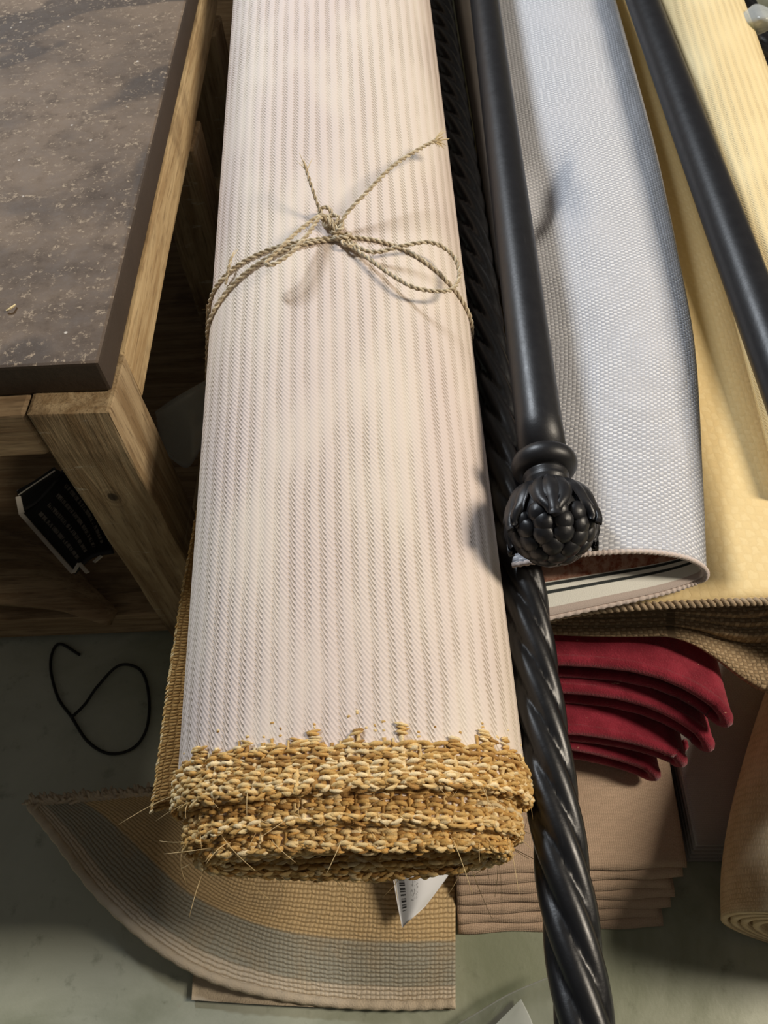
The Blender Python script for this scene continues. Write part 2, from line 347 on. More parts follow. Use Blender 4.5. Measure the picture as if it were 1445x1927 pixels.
# ================================================================ TABLE
tb = empty('low_table', (-.7, 1.2, 0), 'rustic wooden low table with dark brown stone slab top', 'table')
XR, YF, ZW = -.318, .572, .605
sl = box('stone_top', (-1.25, .604, ZW), (-.3205, 3.15, .65), [M_SLAB, M_SLAB_SIDE], tb, bev=.004, seg=2); tag(sl, 'dark mottled brown stone slab')
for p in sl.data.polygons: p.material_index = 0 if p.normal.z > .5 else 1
box('side_rail', (XR-.04, YF+.09, .531), (XR, 3.15, ZW), M_WOOD, tb, .004, 2, .0015)
box('front_rail', (-1.25, YF+.002, .533), (-.4145, YF+.05, ZW-.002), M_WOODX, tb, .004, 2, .0012)
box('front_ledge', (-1.25, YF+.052, .58), (-.40, YF+.10, ZW), M_WOODX, tb, .002)
def leg(x0, x1, y0, y1, z1): box('leg', (x0, y0, 0), (x1, y1, z1), M_WOODZ, tb, .004, 2, .0015)
leg(-.411, XR, YF, YF+.09, ZW)
leg(-.39, XR+.006, 1.20, 1.29, .531); leg(-.39, XR+.008, 1.575, 1.66, .531); leg(-1.25, -1.16, YF, YF+.09, ZW)
box('lower_rail', (-1.16, YF+.005, .018), (-.411, YF+.05, .092), M_WOODX, tb, .004, 2, .0012)
box('lower_side_rail', (XR-.06, YF+.09, .03), (XR-.02, 1.20, .095), M_WOOD, tb, .004, 2, .0012)
box('lower_shelf', (-1.16, YF+.052, .06), (-.38, 3.1, .078), M_WOODX, tb, .003, 2)
# plank on the lower shelf
G = cr_grid([[P(-80, 985, .10), P(30, 1020, .10), P(110, 1062, .10), P(170, 1120, .098), P(215, 1165, .096)],
             [P(-80, 1060, .125), P(30, 1085, .125), P(110, 1110, .12), P(160, 1140, .112), P(212, 1170, .10)],
             [P(-80, 1135, .118), P(30, 1142, .115), P(110, 1150, .11), P(160, 1160, .105), P(210, 1176, .098)]], 14, 40)
pk = sheet('driftwood_plank', G[::-1], .02, M_WOODX); tag(pk, 'worn curved wooden plank lying on the lower shelf of the table', 'plank')

# ================================================================ MAIN ROLL
AX = lambda y: (-.061-.0163*(y-.2), .45+.111*(y-.2))
RA, RB, RN = .1745, .086, 2.35
mr = empty('rolled_jute_rug', (-.061, .5, .36), 'pale latex-backed jute rug rolled up and tied with twine', 'rug')
LAY = [(0.0, .176, .1), (.0130, .150, .20), (.025, .132, .18), (.0375, .134, .16), (.050, .140, .16)]     # inset, near end at the top, skew with height
def y_end(k):
    ins, y, sk = LAY[k]; zt = RB-ins
    return lambda X, Z: y+sk*(Z-zt)*.35+.0022*math.sin(X*23+k*2)+(.006 if Z < 0 and k == 0 else 0)
bk = roll_shell('backing', AX, RA, RB, y_end(0), 3.05, .0105, [M_BACK, M_JUTE, M_JUTE], mr, RN, 220, 60)
for k in (1, 2, 3, 4): tag(roll_shell('inner_layer', AX, RA-LAY[k][0], RB-LAY[k][0], y_end(k), 1.0, .0105, [M_BACK, M_JUTE, M_JUTE], mr, RN, 160, 16), 'inner turn of the roll with golden jute edge')

JC = [np.array(srgb(*c)[:3]) for c in ((222, 184, 118), (238, 208, 150), (204, 164, 98), (176, 134, 76), (246, 222, 174), (218, 172, 100), (232, 198, 136))]
def spindle(c, d, up, L, r, tw=5., nr=6, ns=7):
    d = _n(d); n = up-d*np.dot(up, d); n = _n(n); b = np.cross(d, n); V = []
    for i in range(nr):
        t = i/(nr-1)*2-1; rr = r*math.sqrt(max(.04, 1-abs(t)**2.4)); bend = -r*.55*t*t
        for k in range(ns):
            a = 2*PI*k/ns; q = rr*(1+.22*math.cos(3*(a)+tw*t))
            V.append(c+d*(t*L/2)+n*(math.cos(a)*q+bend)+b*math.sin(a)*q)
    Fs = [(i*ns+k, i*ns+(k+1) % ns, (i+1)*ns+(k+1) % ns, (i+1)*ns+k) for i in range(nr-1) for k in range(ns)]
    Fs += [tuple(range(ns))[::-1], tuple((nr-1)*ns+k for k in range(ns))]
    return V, Fs
class Knots:
    def __init__(s): s.V, s.F, s.C = [], [], []
    def add(s, c, d, up, L, r):
        V, Fs = spindle(np.asarray(c), np.asarray(d), np.asarray(up), L, r, random.choice((4, 5, -4.5))); o = len(s.V); s.V += V; s.F += [tuple(i+o for i in f) for f in Fs]
        col = random.choice(JC)*random.uniform(.84, 1.06); s.C += [col]*len(V)
    def raw(s, d):
        o = len(s.V); s.V += list(d[0]); s.F += [tuple(i+o for i in f) for f in d[1]]; s.C += [random.choice(JC)*random.uniform(.82, 1.05)]*len(d[0])
    def build(s, name, parent, label=None):
        o = mesh(name, s.V, s.F, M_KNOT, parent, col=np.array(s.C)); tag(o, label, kind='stuff'); return o
def surf_pt(ins, th, y):
    X, Z = sup(np.array([th-.01, th, th+.01]), RA-ins, RB-ins, RN); cx, cz = AX(y)
    t = np.array([X[2]-X[0], 0, Z[2]-Z[0]]); t = _n(t); nrm = np.array([t[2], 0, -t[0]]); return np.array([cx+X[1], y, cz+Z[1]]), t, nrm, X[1], Z[1]
def arc_thetas(ins, th0, th1, step):
    th = np.linspace(th0, th1, 2500); X, Z = sup(th, RA-ins, RB-ins, RN); s = np.concatenate([[0], np.cumsum(np.hypot(np.diff(X), np.diff(Z)))])
    return np.interp(np.arange(0, s[-1], step), s, th)
for k, (ins, yt, sk) in enumerate(LAY):
    kn = Knots(); ye = y_end(k); depth = (.040, .034, .026, .012, .006)[k]
    for i, th in enumerate(arc_thetas(ins, -.55, PI+.55, .0081)):
        p, tg, nr, X, Z = surf_pt(ins, th, .2); y0 = ye(X, Z); side_ = min(1., max(0., (Z+.02)/.07))
        dep = depth*(.5+.5*side_)+random.uniform(-.008, .010)*(1 if k == 0 else .5)
        q = [surf_pt(ins, th, y)[0]+nr*(.0006+.0006*math.sin(y*800+i*PI)) for y in np.linspace(y0-.001, y0+dep, 14)]
        kn.raw(tube_data(q, (.0031 if i % 2 else .0024)*(1+.3*np.sin(np.arange(14)*1.7+i))*np.linspace(1, .55, 14), 8, lobes=3, lobe=.25, turns_per_m=60)[:2])
        for j in range(int(dep/.0052)):
            if random.random() < .55: continue
            y = y0+.002+(j+(.5 if i % 2 else 0))*.0056+random.uniform(-.001, .001)
            for e in (-.0013, .0013):
                p, tg, nr, _, _ = surf_pt(ins, th, y+e)
                kn.add(p+nr*random.uniform(.0020, .0034)+tg*random.uniform(-.0015, .0015), tg+np.array([0, 1, 0])*random.uniform(-.35, .35), nr, random.uniform(.0095, .0150), random.uniform(.0014, .0021))
        if k == 0 and random.random() < .45:                    # stray loops poking through the coat
            for q in range(random.choice((1, 1, 2))):
                y = y0+dep+random.uniform(.004, .020); p, tg, nr, _, _ = surf_pt(ins, th, y); kn.add(p-nr*.0008, tg+np.array([0, random.uniform(-.6, .6), 0]), nr, random.uniform(.004, .007), .0016)
    ths = arc_thetas(ins, -.5, PI+.5, .0016)
    for j in range(int(depth*.85/.0052)+1):                      # continuous wefts winding over and under the cords
        i0 = 0
        while i0 < len(ths)-12:
            m_ = random.randint(25, 110); seg = ths[i0:i0+m_]; i0 += m_+random.choice((0, 0, 2, 6)); q = []
            if len(seg) < 8: continue
            ph_ = random.uniform(-.5, .5)
            for ii, th in enumerate(seg):
                p, tg, nr, X, Z = surf_pt(ins, th, .2); sd = .5+.5*min(1., max(0., (Z+.02)/.07)); y = ye(X, Z)+.002+j*.0054*sd+.0009*math.sin(ii*.31+ph_*7+j)
                q.append(surf_pt(ins, th, y)[0]+nr*(.0018+.0021*math.cos((i0-m_+ii)*.0016/.0081*PI+j*PI+ph_)))
            kn.raw(tube_data(q, .0021*(1+.12*np.sin(np.arange(len(q))*.9)), 7, lobes=3, lobe=.35, turns_per_m=70)[:2])
    for th in arc_thetas(ins+.005, -PI/2, 1.5*PI, .0085):      # cut edge of the layer, seen end-on
        for q in (-.005, -.002, .001, .004, .0065):
            p, tg, nr, X, Z = surf_pt(ins+.005, th, ye(*[float(v) for v in sup(np.array([th]), RA-ins-.005, RB-ins-.005, RN)][:2]) if False else .2)
            p, tg, nr, X, Z = surf_pt(ins+.005, th, ye(X, Z)); kn.add(p+nr*q+np.array([0, random.uniform(-.004, .001), 0]), tg+np.array([0, random.uniform(-.5, .5), 0])+nr*random.uniform(-.4, .4), np.array([0, -1., 0]), random.uniform(.010, .017), random.uniform(.0016, .0026))
    kn.build('jute_border', mr, 'golden knotted jute edge of the rug')
# inside of the lowest turns, seen through the slot of the roll
kn = Knots()
for th in arc_thetas(.060, PI+.15, 2*PI-.15, .0082):
    for j in range(4):
        y = .128+j*.0064+random.uniform(-.001, .001); p, tg, nr, _, _ = surf_pt(.060, th, y); kn.add(p-nr*random.uniform(-.004, .006), tg+np.array([0, random.uniform(-.4, .4), 0]), -nr, random.uniform(.010, .016), .0024)
kn.build('jute_lining', mr)
# loose tail of the rug along the left side
G = cr_grid([[(-.240, .195, .385), (-.236, .40, .405), (-.226, .60, .430)], [(-.258, .195, .398), (-.252, .40, .416), (-.240, .60, .438)], [(-.275, .190, .402), (-.268, .40, .420), (-.252, .60, .442)]], 8, 30)
sheet('tail_flap', G, .011, [M_JUTE], mr)
kn = Knots()
for c in range(8):
    f = c/7*7; row_ = np.array([G[min(int(f), 7), j] for j in range(30)]); kn.raw(tube_data(row_+np.array([0, 0, .001]), .0024, 6)[:2])
    for t in np.arange(0, 1, .0115):
        j = min(28, int(t*29)); a_ = row_[j]+(row_[j+1]-row_[j])*(t*29-j)
        for e in (0, .0026): kn.add(a_+np.array([random.uniform(-.001, .001), e, .0028]), np.array([1, .75+random.uniform(-.2, .2), .1]), np.array([0, 0, 1.]), .0085, .0016)
kn.build('tail_jute', mr, 'narrow golden jute flap along the left side')
# loose fibres
hair = []
for _ in range(170):
    th = random.uniform(0, 2*PI); ins = random.choice((0, .0130, .025)); p, tg, nr, X, Z = surf_pt(ins, th, .2); k = {0: 0, .0130: 1, .025: 2}[ins]
    p, tg, nr, X, Z = surf_pt(ins, th, y_end(k)(X, Z)+random.uniform(0, .02)); L = random.choice((.008, .012, .016, .022, .034)); d = _n(nr*random.uniform(.2, 1)+np.array([random.gauss(0, .4), -random.uniform(0, 1), random.gauss(-.1, .4)]))
    c = np.array([random.gauss(0, 1), random.gauss(0, 1), -.8]); pts = [p+d*L*t+c*L*.7*t*t for t in np.linspace(0, 1, 8)]
    hair.append(tube_data(pts, np.linspace(.00042, .0002, 8), 4)[:2])
V, Fs = join(hair); mesh('loose_fibre', V, Fs, mat_flat('pale_fibre', srgb(222, 196, 146), .8, .2), mr)['kind'] = 'stuff'

# ================================================================ TWINE
def inside(p, h):
    cx, cz = AX(p[1]); return (abs(p[0]-cx)/(RA+h))**RN+(abs(p[2]-cz)/(RB+h))**RN < 1
def on_roll(u, v, h):
    d = ROT@_ray(u, v); lo = .3
    for t in np.arange(.3, 2.2, .002):
        if inside(CAM+d*t, h): return CAM+d*t
    t = (AX(.9)[1]-CAM_H)/d[2]; return CAM+d*t
def twine_mesh(name, pts, parent, n=None, r=.0014, fray=0, gap=1.0):
    r = r*1.1
    pts = cr(pts, n or max(24, len(pts)*14)); L = np.concatenate([[0], np.cumsum(np.linalg.norm(np.diff(pts, axis=0), axis=1))]); m = max(20, int(L[-1]/.0016))
    pts = np.stack([np.interp(np.linspace(0, L[-1], m), L, pts[:, k]) for k in range(3)], 1); s = np.linspace(0, L[-1], m)
    pts, T, N, B = frames(pts); V, Fs, C = [], [], []
    for k in range(2):
        ph = s*2*PI/.017+k*PI; q = pts+gap*r*(np.cos(ph)[:, None]*N+np.sin(ph)[:, None]*B); a, b, _ = tube_data(q, r*(1+.12*np.sin(s*900+k)), 7)
        o = len(V); V += a; Fs += [tuple(i+o for i in f) for f in b]; c = np.array(srgb(*((222, 208, 180) if k else (194, 178, 150)))[:3]); C += [c*random.uniform(.8, 1.15) for _ in a]
    for i in range(int(L[-1]*90)):                                # whiskers
        j = random.randrange(m); d = _n(N[j]*random.gauss(0, 1)+B[j]*random.gauss(0, 1)+T[j]*random.gauss(0, 1)); l = random.uniform(.003, .008)
        a, b, _ = tube_data([pts[j]+d*l*t for t in (0, .5, 1)], .00022, 3); o = len(V); V += a; Fs += [tuple(i+o for i in f) for f in b]; C += [np.array(srgb(206, 186, 144)[:3])]*len(a)
    for i in range(fray):
        e = pts[-1]; d = _n(T[-1]+N[-1]*random.gauss(0, .28)+B[-1]*random.gauss(0, .28)); l = random.uniform(.016, .028); e = e-T[-1]*.008
        a, b, _ = tube_data([e+d*l*t+np.array([0, 0, -.004*t*t]) for t in (0, .33, .66, 1)], (.0007, .0006, .0005, .0003), 4); o = len(V); V += a; Fs += [tuple(i+o for i in f) for f in b]; C += [np.array(srgb(226, 206, 164)[:3])]*len(a)
    return mesh(name, V, Fs, M_TWINE, parent, col=np.array(C))
K0 = on_roll(640, 445, .004)
tw = empty('hemp_twine', K0, 'two-ply hemp twine knotted in a bow around the pale rolled rug', 'twine')
def wrap(y_of, th0, th1, lift, n=60): return [surf_pt(-lift, th, y_of(th))[0] for th in np.linspace(th0, th1, n)]
kY, rY = K0[1], on_roll(862, 575, .003)[1]; lY = on_roll(425, 530, .003)[1]
thk = math.acos(min(1, max(-1, np.sign(K0[0]-AX(kY)[0])*(abs(K0[0]-AX(kY)[0])/RA)**(RN/2))))
twine_mesh('band', wrap(lambda th: rY+(kY-rY)*ss(0, thk, th) if th < thk else kY+(lY-kY)*ss(thk, PI, th), -PI/2, 1.5*PI, .0022, 90), tw, 900)
twine_mesh('second_strand', wrap(lambda th: kY-.004+(lY-.040-kY)*float(ss(thk, PI-.1, th)), thk, PI+.75, .0026, 60), tw, 500)
twine_mesh('loop', [on_roll(*a) for a in ((640, 440, .006), (610, 405, .018), (570, 428, .026), (532, 462, .036), (502, 492, .034), (512, 498, .034), (545, 478, .034), (580, 440, .026), (606, 408, .018), (635, 436, .007))], tw, 160)
twine_mesh('loop', [on_roll(*a) for a in ((645, 450, .006), (700, 474, .010), (760, 462, .020), (810, 456, .028), (848, 476, .030), (864, 510, .030), (856, 540, .030), (830, 548, .028), (780, 541, .022), (735, 516, .016), (690, 484, .010), (650, 456, .006))], tw, 200)
twine_mesh('loose_end', [on_roll(*a) for a in ((636, 438, .006), (650, 405, .016), (690, 362, .028), (740, 312, .038), (790, 280, .042), (822, 263, .042))], tw, fray=46)
twine_mesh('loose_end', [on_roll(*a) for a in ((625, 430, .006), (602, 395, .016), (586, 350, .034), (574, 312, .046))], tw, r=.0011, fray=6)
twine_mesh('loose_end', [(-.262, .86, .50), (-.264, .80, .47), (-.266, .72, .43), (-.272, .66, .39), (-.285, .60, .345)], tw, r=.0011, fray=8)
twine_mesh('loose_end', [on_roll(*a) for a in ((424, 535, .004), (430, 505, .010), (436, 482, .012))], tw, r=.0011, fray=3)
kn = []
for i in range(5):
    c = np.array([on_roll(612+i*11, 402+i*14, .010-.001*i)]) [0]; q = [c+np.array([.010*math.cos(a)*(1 if i % 2 else .8), .008*math.sin(a), .004*math.sin(a+i)]) for a in np.linspace(0, 2*PI, 9)]
    twine_mesh('knot', q, tw, 90, .0014)

# ================================================================ POLES
def rope_pole(name, x_of, z_of, y0, y1, r, label, mat, pitch=.33, lobes=5, n=70, ny=500, ph=0.):
    V, uv = [], []; ys = np.linspace(y0, y1, ny)
    for y in ys:
        for k in range(n):
            a = 2*PI*k/n; b = a-2*PI*(y/pitch)+ph; q = abs(math.cos(lobes*b/2)); rr = r*(.72+.28*q**.55)
            V.append((x_of(y)+rr*math.cos(a), y, z_of(y)+rr*math.sin(a))); uv.append((k/n, y))
    Fs = [(i*n+k, i*n+(k+1) % n, (i+1)*n+(k+1) % n, (i+1)*n+k) for i in range(ny-1) for k in range(n)]
    Fs += [tuple(range(n))[::-1], tuple((ny-1)*n+k for k in range(n))]
    o = mesh(name, V, Fs, mat, uv=uv); return tag(o, label, 'curtain pole')
rope_pole('twisted_pole', lambda y: .1405-.002*y, lambda y: .437, -.40, 3.0, .0272, 'long black rope-twist pole lying against the right side of the pale rolled rug', M_BLACK)
rope_pole('twisted_pole', lambda y: .742+.055*(y-1.6), lambda y: .45, 1.02, 3.0, .033, 'black rope-twist pole at the far right beyond the yellow ribbed roll', M_BLACK, ny=260, ph=.6)
pole = empty('finial_pole', (.165, .5, .52), 'smooth black pole with carved berry finial lying over the grey rug', 'curtain pole')
D = _n(np.array([.0358, 1, 0.0])); PO = np.array([.1632, .520, .55]); side = np.array([D[1], -D[0], 0]); UPV = np.array([0, 0, 1.])
tube('rod', [PO+D*t for t in np.linspace(0, 2.5, 50)], .0268, M_BLACK2, pole, 48)
def lathe(name, prof, parent, mat, n=56):
    V = [PO+D*y+r*(math.cos(2*PI*k/n)*side+math.sin(2*PI*k/n)*UPV) for (y, r) in prof for k in range(n)]
    m = len(prof); Fs = [(i*n+k, i*n+(k+1) % n, (i+1)*n+(k+1) % n, (i+1)*n+k) for i in range(m-1) for k in range(n)]
    Fs += [tuple(range(n))[::-1], tuple((m-1)*n+k for k in range(n))]; return mesh(name, V, Fs, mat, parent)
arc = lambda yc, rc, h, d, m=12: [(yc+h*math.cos(a), rc+d*math.sin(a)) for a in np.linspace(0, PI, m)]
lathe('collar', [(.004, .02)]+arc(-.008, .026, .0125, .0105)+[(-.022, .02)], pole, M_BLACK2)
lathe('neck', [(-.018, .021), (-.021, .0245), (-.025, .0255), (-.028, .0235), (-.031, .0245), (-.034, .0245), (-.038, .022), (-.046, .022)], pole, M_BLACK2)
BC, BR = -.083, .0425
fin = lathe('finial', [(BC+BR*1.0*math.cos(a), max(.002, BR*math.sin(a))) for a in np.linspace(.42, PI, 26)], pole, M_BLACK2); tag(fin, 'carved black finial ball')
def ballpt(pol, az, r=1.0): # pol 0 at the pole side, pi at the tip
    return PO+D*(BC+BR*r*math.cos(pol))+BR*r*math.sin(pol)*(math.cos(az)*side+math.sin(az)*UPV)
def ell(c, nrm, rx, ry, rz, t1, n=10, m=7):
    t1 = _n(t1-nrm*np.dot(t1, nrm)); t2 = np.cross(nrm, t1); V = []
    for i in range(m):
        a = PI*i/(m-1)
        for k in range(n): b = 2*PI*k/n; V.append(c+nrm*rz*math.cos(a)+math.sin(a)*(rx*math.cos(b)*t1+ry*math.sin(b)*t2))
    return V, [(i*n+k, (i+1)*n+k, (i+1)*n+(k+1) % n, i*n+(k+1) % n) for i in range(m-1) for k in range(n)]
for row, (pol, cnt, rad) in enumerate(((1.80, 12, .0118), (2.08, 11, .0118), (2.38, 9, .0124), (2.72, 5, .0125), (3.10, 1, .012))):
    for i in range(cnt):
        az = 2*PI*(i+.5*(row % 2))/cnt; c = ballpt(pol, az, .985); nr = _n(c-(PO+D*BC)); V, Fs = ell(c, nr, rad, rad*.94, .0066, D+np.array([0, 0, .01])); mesh('berry', V, Fs, M_BLACK2, fin)
for i in range(6):                                               # acanthus leaves curling over the top half
    az0 = 2*PI*i/6+PI/2+.12; nu, nv = 15, 18; G = np.zeros((nu, nv, 3))
    for a in range(nu):
        s = a/(nu-1)*2-1
        for b in range(nv):
            t = b/(nv-1); wd = (.30+.20*math.sin(PI*min(1, t*1.1))-.08*t**3)*(1-.75*max(0, t-.8)/.2*abs(s)); rr = 1.05+.05*(1-s*s)+.035*math.cos(s*PI*3)+.17*ss(.66, 1, t)*(1-.3*s*s); pol = .50+1.48*t-.14*s*s*t
            G[a, b] = ballpt(pol, az0+s*wd, float(rr))
    sheet('leaf', G, .004, M_BLACK2, fin, flip=True)
sp = tube('smooth_pole', [(.469+.0335*(y-.5), y, .53) for y in np.linspace(.42, 3.0, 40)], .0280, M_BLACK2, n=48); tag(sp, 'smooth black pole without finial lying between the two yellow rugs', 'curtain pole')
gp = tube('grey_pole', [(.1865+.002*(y-1.0), y, .440) for y in np.linspace(.95, 3.0, 40)], .0205, M_GREYPOLE, n=32); tag(gp, 'dull grey brown pole mostly hidden between the black poles', 'curtain pole')

# ================================================================ GREY WHITE FOLDED RUG
def row(pts): return [P(*p) for p in pts]
# columns: top left .. top right, fold, bottom right .. bottom left ; rows: near end to far end
rows = [
 row([(963, 1062, .475), (1060, 1046, .487), (1130, 1038, .492), (1215, 1036, .490), (1285, 1046, .478), (1322, 1064, .462), (1329, 1082, .447), (1310, 1094, .434), (1240, 1116, .428), (1130, 1140, .426), (1000, 1168, .424)]),
 row([(988, 905, .475), (1075, 900, .487), (1140, 895, .492), (1212, 893, .490), (1278, 897, .478), (1316, 905, .462), (1322, 920, .447), (1300, 930, .434), (1240, 940, .428), (1130, 950, .426), (1000, 960, .424)]),
 row([(1013, 650, .472), (1085, 648, .485), (1140, 645, .492), (1205, 642, .491), (1265, 640, .480), (1302, 645, .464), (1306, 655, .447), (1290, 665, .434), (1240, 670, .428), (1130, 680, .426), (1010, 690, .424)]),
 row([(995, 470, .475), (1060, 466, .486), (1115, 462, .494), (1175, 458, .492), (1235, 456, .482), (1268, 460, .466), (1272, 470, .448), (1255, 478, .434), (1210, 484, .428), (1110, 490, .426), (1000, 495, .424)]),
 row([(983, 380, .462), (1040, 378, .470), (1100, 374, .494), (1155, 371, .494), (1215, 368, .484), (1249, 372, .468), (1254, 380, .448), (1236, 388, .434), (1190, 392, .428), (1090, 396, .426), (990, 400, .424)]),
 row([(963, 260, .474), (1020, 258, .486), (1075, 255, .495), (1125, 252, .495), (1185, 250, .486), (1222, 254, .470), (1227, 262, .448), (1208, 268, .434), (1160, 272, .428), (1070, 276, .426), (980, 280, .424)]),
 row([(936, 80, .478), (995, 78, .490), (1045, 76, .498), (1095, 74, .498), (1148, 74, .488), (1176, 78, .470), (1180, 84, .448), (1165, 88, .434), (1125, 90, .428), (1040, 92, .426), (955, 94, .424)]),
 row([(913, -90, .48), (970, -92, .492), (1015, -94, .50), (1060, -95, .50), (1105, -95, .49), (1130, -92, .470), (1133, -88, .448), (1120, -85, .434), (1085, -84, .428), (1010, -82, .426), (935, -80, .424)]),
]
G = cr_grid(rows, 120, 90)
UPX = lambda p: (lambda c: (CX+F_PX*c[0]/-c[2], CY-F_PX*c[1]/-c[2]))(ROT.T@(p-CAM))
disp = np.zeros(G.shape[:2])
cA, cB = P(1080, 285, .49)[:2], P(1018, 445, .47)[:2]; dirc = _n(cB-cA); nrmc = np.array([dirc[1], -dirc[0]])
for i in range(G.shape[0]):
    for j in range(40):
        p = G[i, j][:2]-cA; a = np.dot(p, dirc)/np.linalg.norm(cB-cA); d = np.dot(p, nrmc); 
        env = float(ss(-.15, .5, a)*(1-ss(.9, 1.25, a))); e_ = d if nrmc[0] < 0 else -d; disp[i, j] = -env*.014*float(ss(-.014, .020, e_)*(1-ss(.02, .085, e_)))
        disp[i, j] += .0012*math.sin(p[1]*38+p[0]*22)*math.sin(p[0]*35)
gr = empty('folded_grey_rug', P(1180, 1000, .42), 'grey white woven rug folded in half beneath the finial pole', 'rug')
o = sheet('cloth', G.transpose(1, 0, 2), .0055, [M_GREYRUG, M_INNER, M_GREYEDGE], gr, flip=False, disp=disp.T)
# overlocked near edge
Ed = G[0]; V_, F_ = [], []
ed = [];
for q in cr(Ed, 260): ed.append(q+np.array([0, -.001, -.001]))
a, b, _ = tube_data(ed, .0030*(1+.22*np.sin(np.arange(260)*1.9)), 7); mesh('stitched_edge', a, b, M_GREYEDGE, gr)

# ================================================================ YELLOW ROLLS
ya = empty('yellow_backed_rug', (.36, .6, .25), 'wide rolled rug with plain yellow backing under the folded grey rug', 'rug')
AXA = lambda y: (.352+.030*(y-.42), .328)
RAA, RBA = .196, .082
ZMA = lambda x, z: z if z > 0 else z*(.25+1.25*float(ss(-.03, .19, x)))
yeA = lambda X, Z: .412-.006*math.cos(X*9)+.50*min(0, Z-.05)*float(ss(-.02, .15, X))
roll_shell('backing', AXA, RAA, RBA, yeA, 3.0, .008, [M_YEL, M_BROWN, M_BROWN], ya, 2.3, 160, 40, zmap=ZMA)
for ins, dy in ((.013, .004), (.026, -.002), (.039, .006), (.052, .010)):
    tag(roll_shell('inner_layer', AXA, RAA-ins, RBA-ins, (lambda dy: lambda X, Z: .432+dy+.55*min(0, Z-.02)*.55)(dy), .95, .0085, [M_BROWN], ya, 2.2, 110, 10, zmap=ZMA), 'inner turn of coarse brown pile')
th = np.linspace(.0, PI+.1, 240); X, Z = sup(th, RAA-.004, RBA-.004, 2.3)
bp = np.array([(AXA(.42)[0]+x, yeA(x, z)-.002, AXA(.4)[1]+z) for x, z in zip(X, Z)]); L = np.concatenate([[0], np.cumsum(np.linalg.norm(np.diff(bp, axis=0), axis=1))])
bp = np.stack([np.interp(np.linspace(0, L[-1], 420), L, bp[:, k]) for k in range(3)], 1); q, T_, N_, B_ = frames(bp); s = np.linspace(0, L[-1], 420); parts = []
for k in range(2):
    ph = s*2*PI/.016+k*PI; parts.append(tube_data(q+.0026*(np.cos(ph)[:, None]*N_+np.sin(ph)[:, None]*B_), .0032, 6)[:2])
V, Fs = join(parts); tag(mesh('rope_binding', V, Fs, M_ROPEEDGE, ya), 'twisted grey brown binding cord')
yb = empty('yellow_ribbed_rug', (.6, 1.2, .36), 'pale yellow ribbed rug roll to the right of the smooth black pole', 'rug')
AXB = lambda y: (.592+.052*(y-.95), .447+.08*(y-.95))
for k, ins in enumerate((0, .014, .028)):
    roll_shell('backing' if not k else 'inner_layer', AXB, .080-ins, .056-ins, .55+.012*k, 3.0 if not k else 1.0, .009, [M_YELB, M_BROWN, M_BROWN], yb, 2.1, 110, 40)

# ================================================================ RED FOLDED RUG
rd = empty('folded_red_rug', (.3, .45, .07), 'dark red wool rug folded in soft layers under the yellow roll', 'rug')
for (u, v, zt, h, yn) in ((1384, 1338, .272, .050, .318), (1348, 1384, .220, .046, .300), (1292, 1400, .172, .040, .292), (1238, 1412, .130, .050, .286)):
    tip = PY(u, v, yn)[0] if False else P(u, v, zt-h/2)[0]; prof = []
    for x, z in ((.09, zt+.010), (.13, zt+.010), (.20, zt+.006), (tip-.06, zt+.002), *[(tip-h/2+h/2*math.cos(a_), zt-h/2+h/2*math.sin(a_)) for a_ in np.linspace(PI/2, -PI/2, 9)], (tip-.06, zt-h), (.18, zt-h), (.13, zt-h), (.09, zt-h)): prof.append((x, z))
    pr = cr(np.array([(x, 0, z) for x, z in prof]), 70); G = np.zeros((70, 30, 3))
    for j, y in enumerate(np.linspace(0, 1, 30)**1.5*.55):
        G[:, j] = pr+np.array([0, y, 0]); G[:, j, 1] += yn+.075*(1-np.exp(-np.maximum(0, tip-pr[:, 0])/.07))*(.55 if h == .040 or zt < .14 else 1.)
        G[:, j, 2] += .002*np.sin(pr[:, 0]*40+y*30)+.012-.030*ss(tip-.16, tip, pr[:, 0])
    f_ = sheet('fold', G, .015, M_RED, rd, flip=False)
    du_ = np.gradient(G[:, 0], axis=0); nn = np.stack([du_[:, 2], 0*du_[:, 0], -du_[:, 0]], 1); nn /= np.linalg.norm(nn, axis=1)[:, None]; cc = G[:, 0]-nn*.0075; mid_ = G[:, 0]
    a_, b_, _ = tube_data(G[:, 0]+nn*.0075, .0088, 9); mesh('hem', a_, b_, M_RED, rd)
tube('loose_thread', [P(1288, 1395, .14), P(1290, 1405, .13), P(1286, 1414, .12)], (.004, .0045, .003), M_RED, rd, 8)

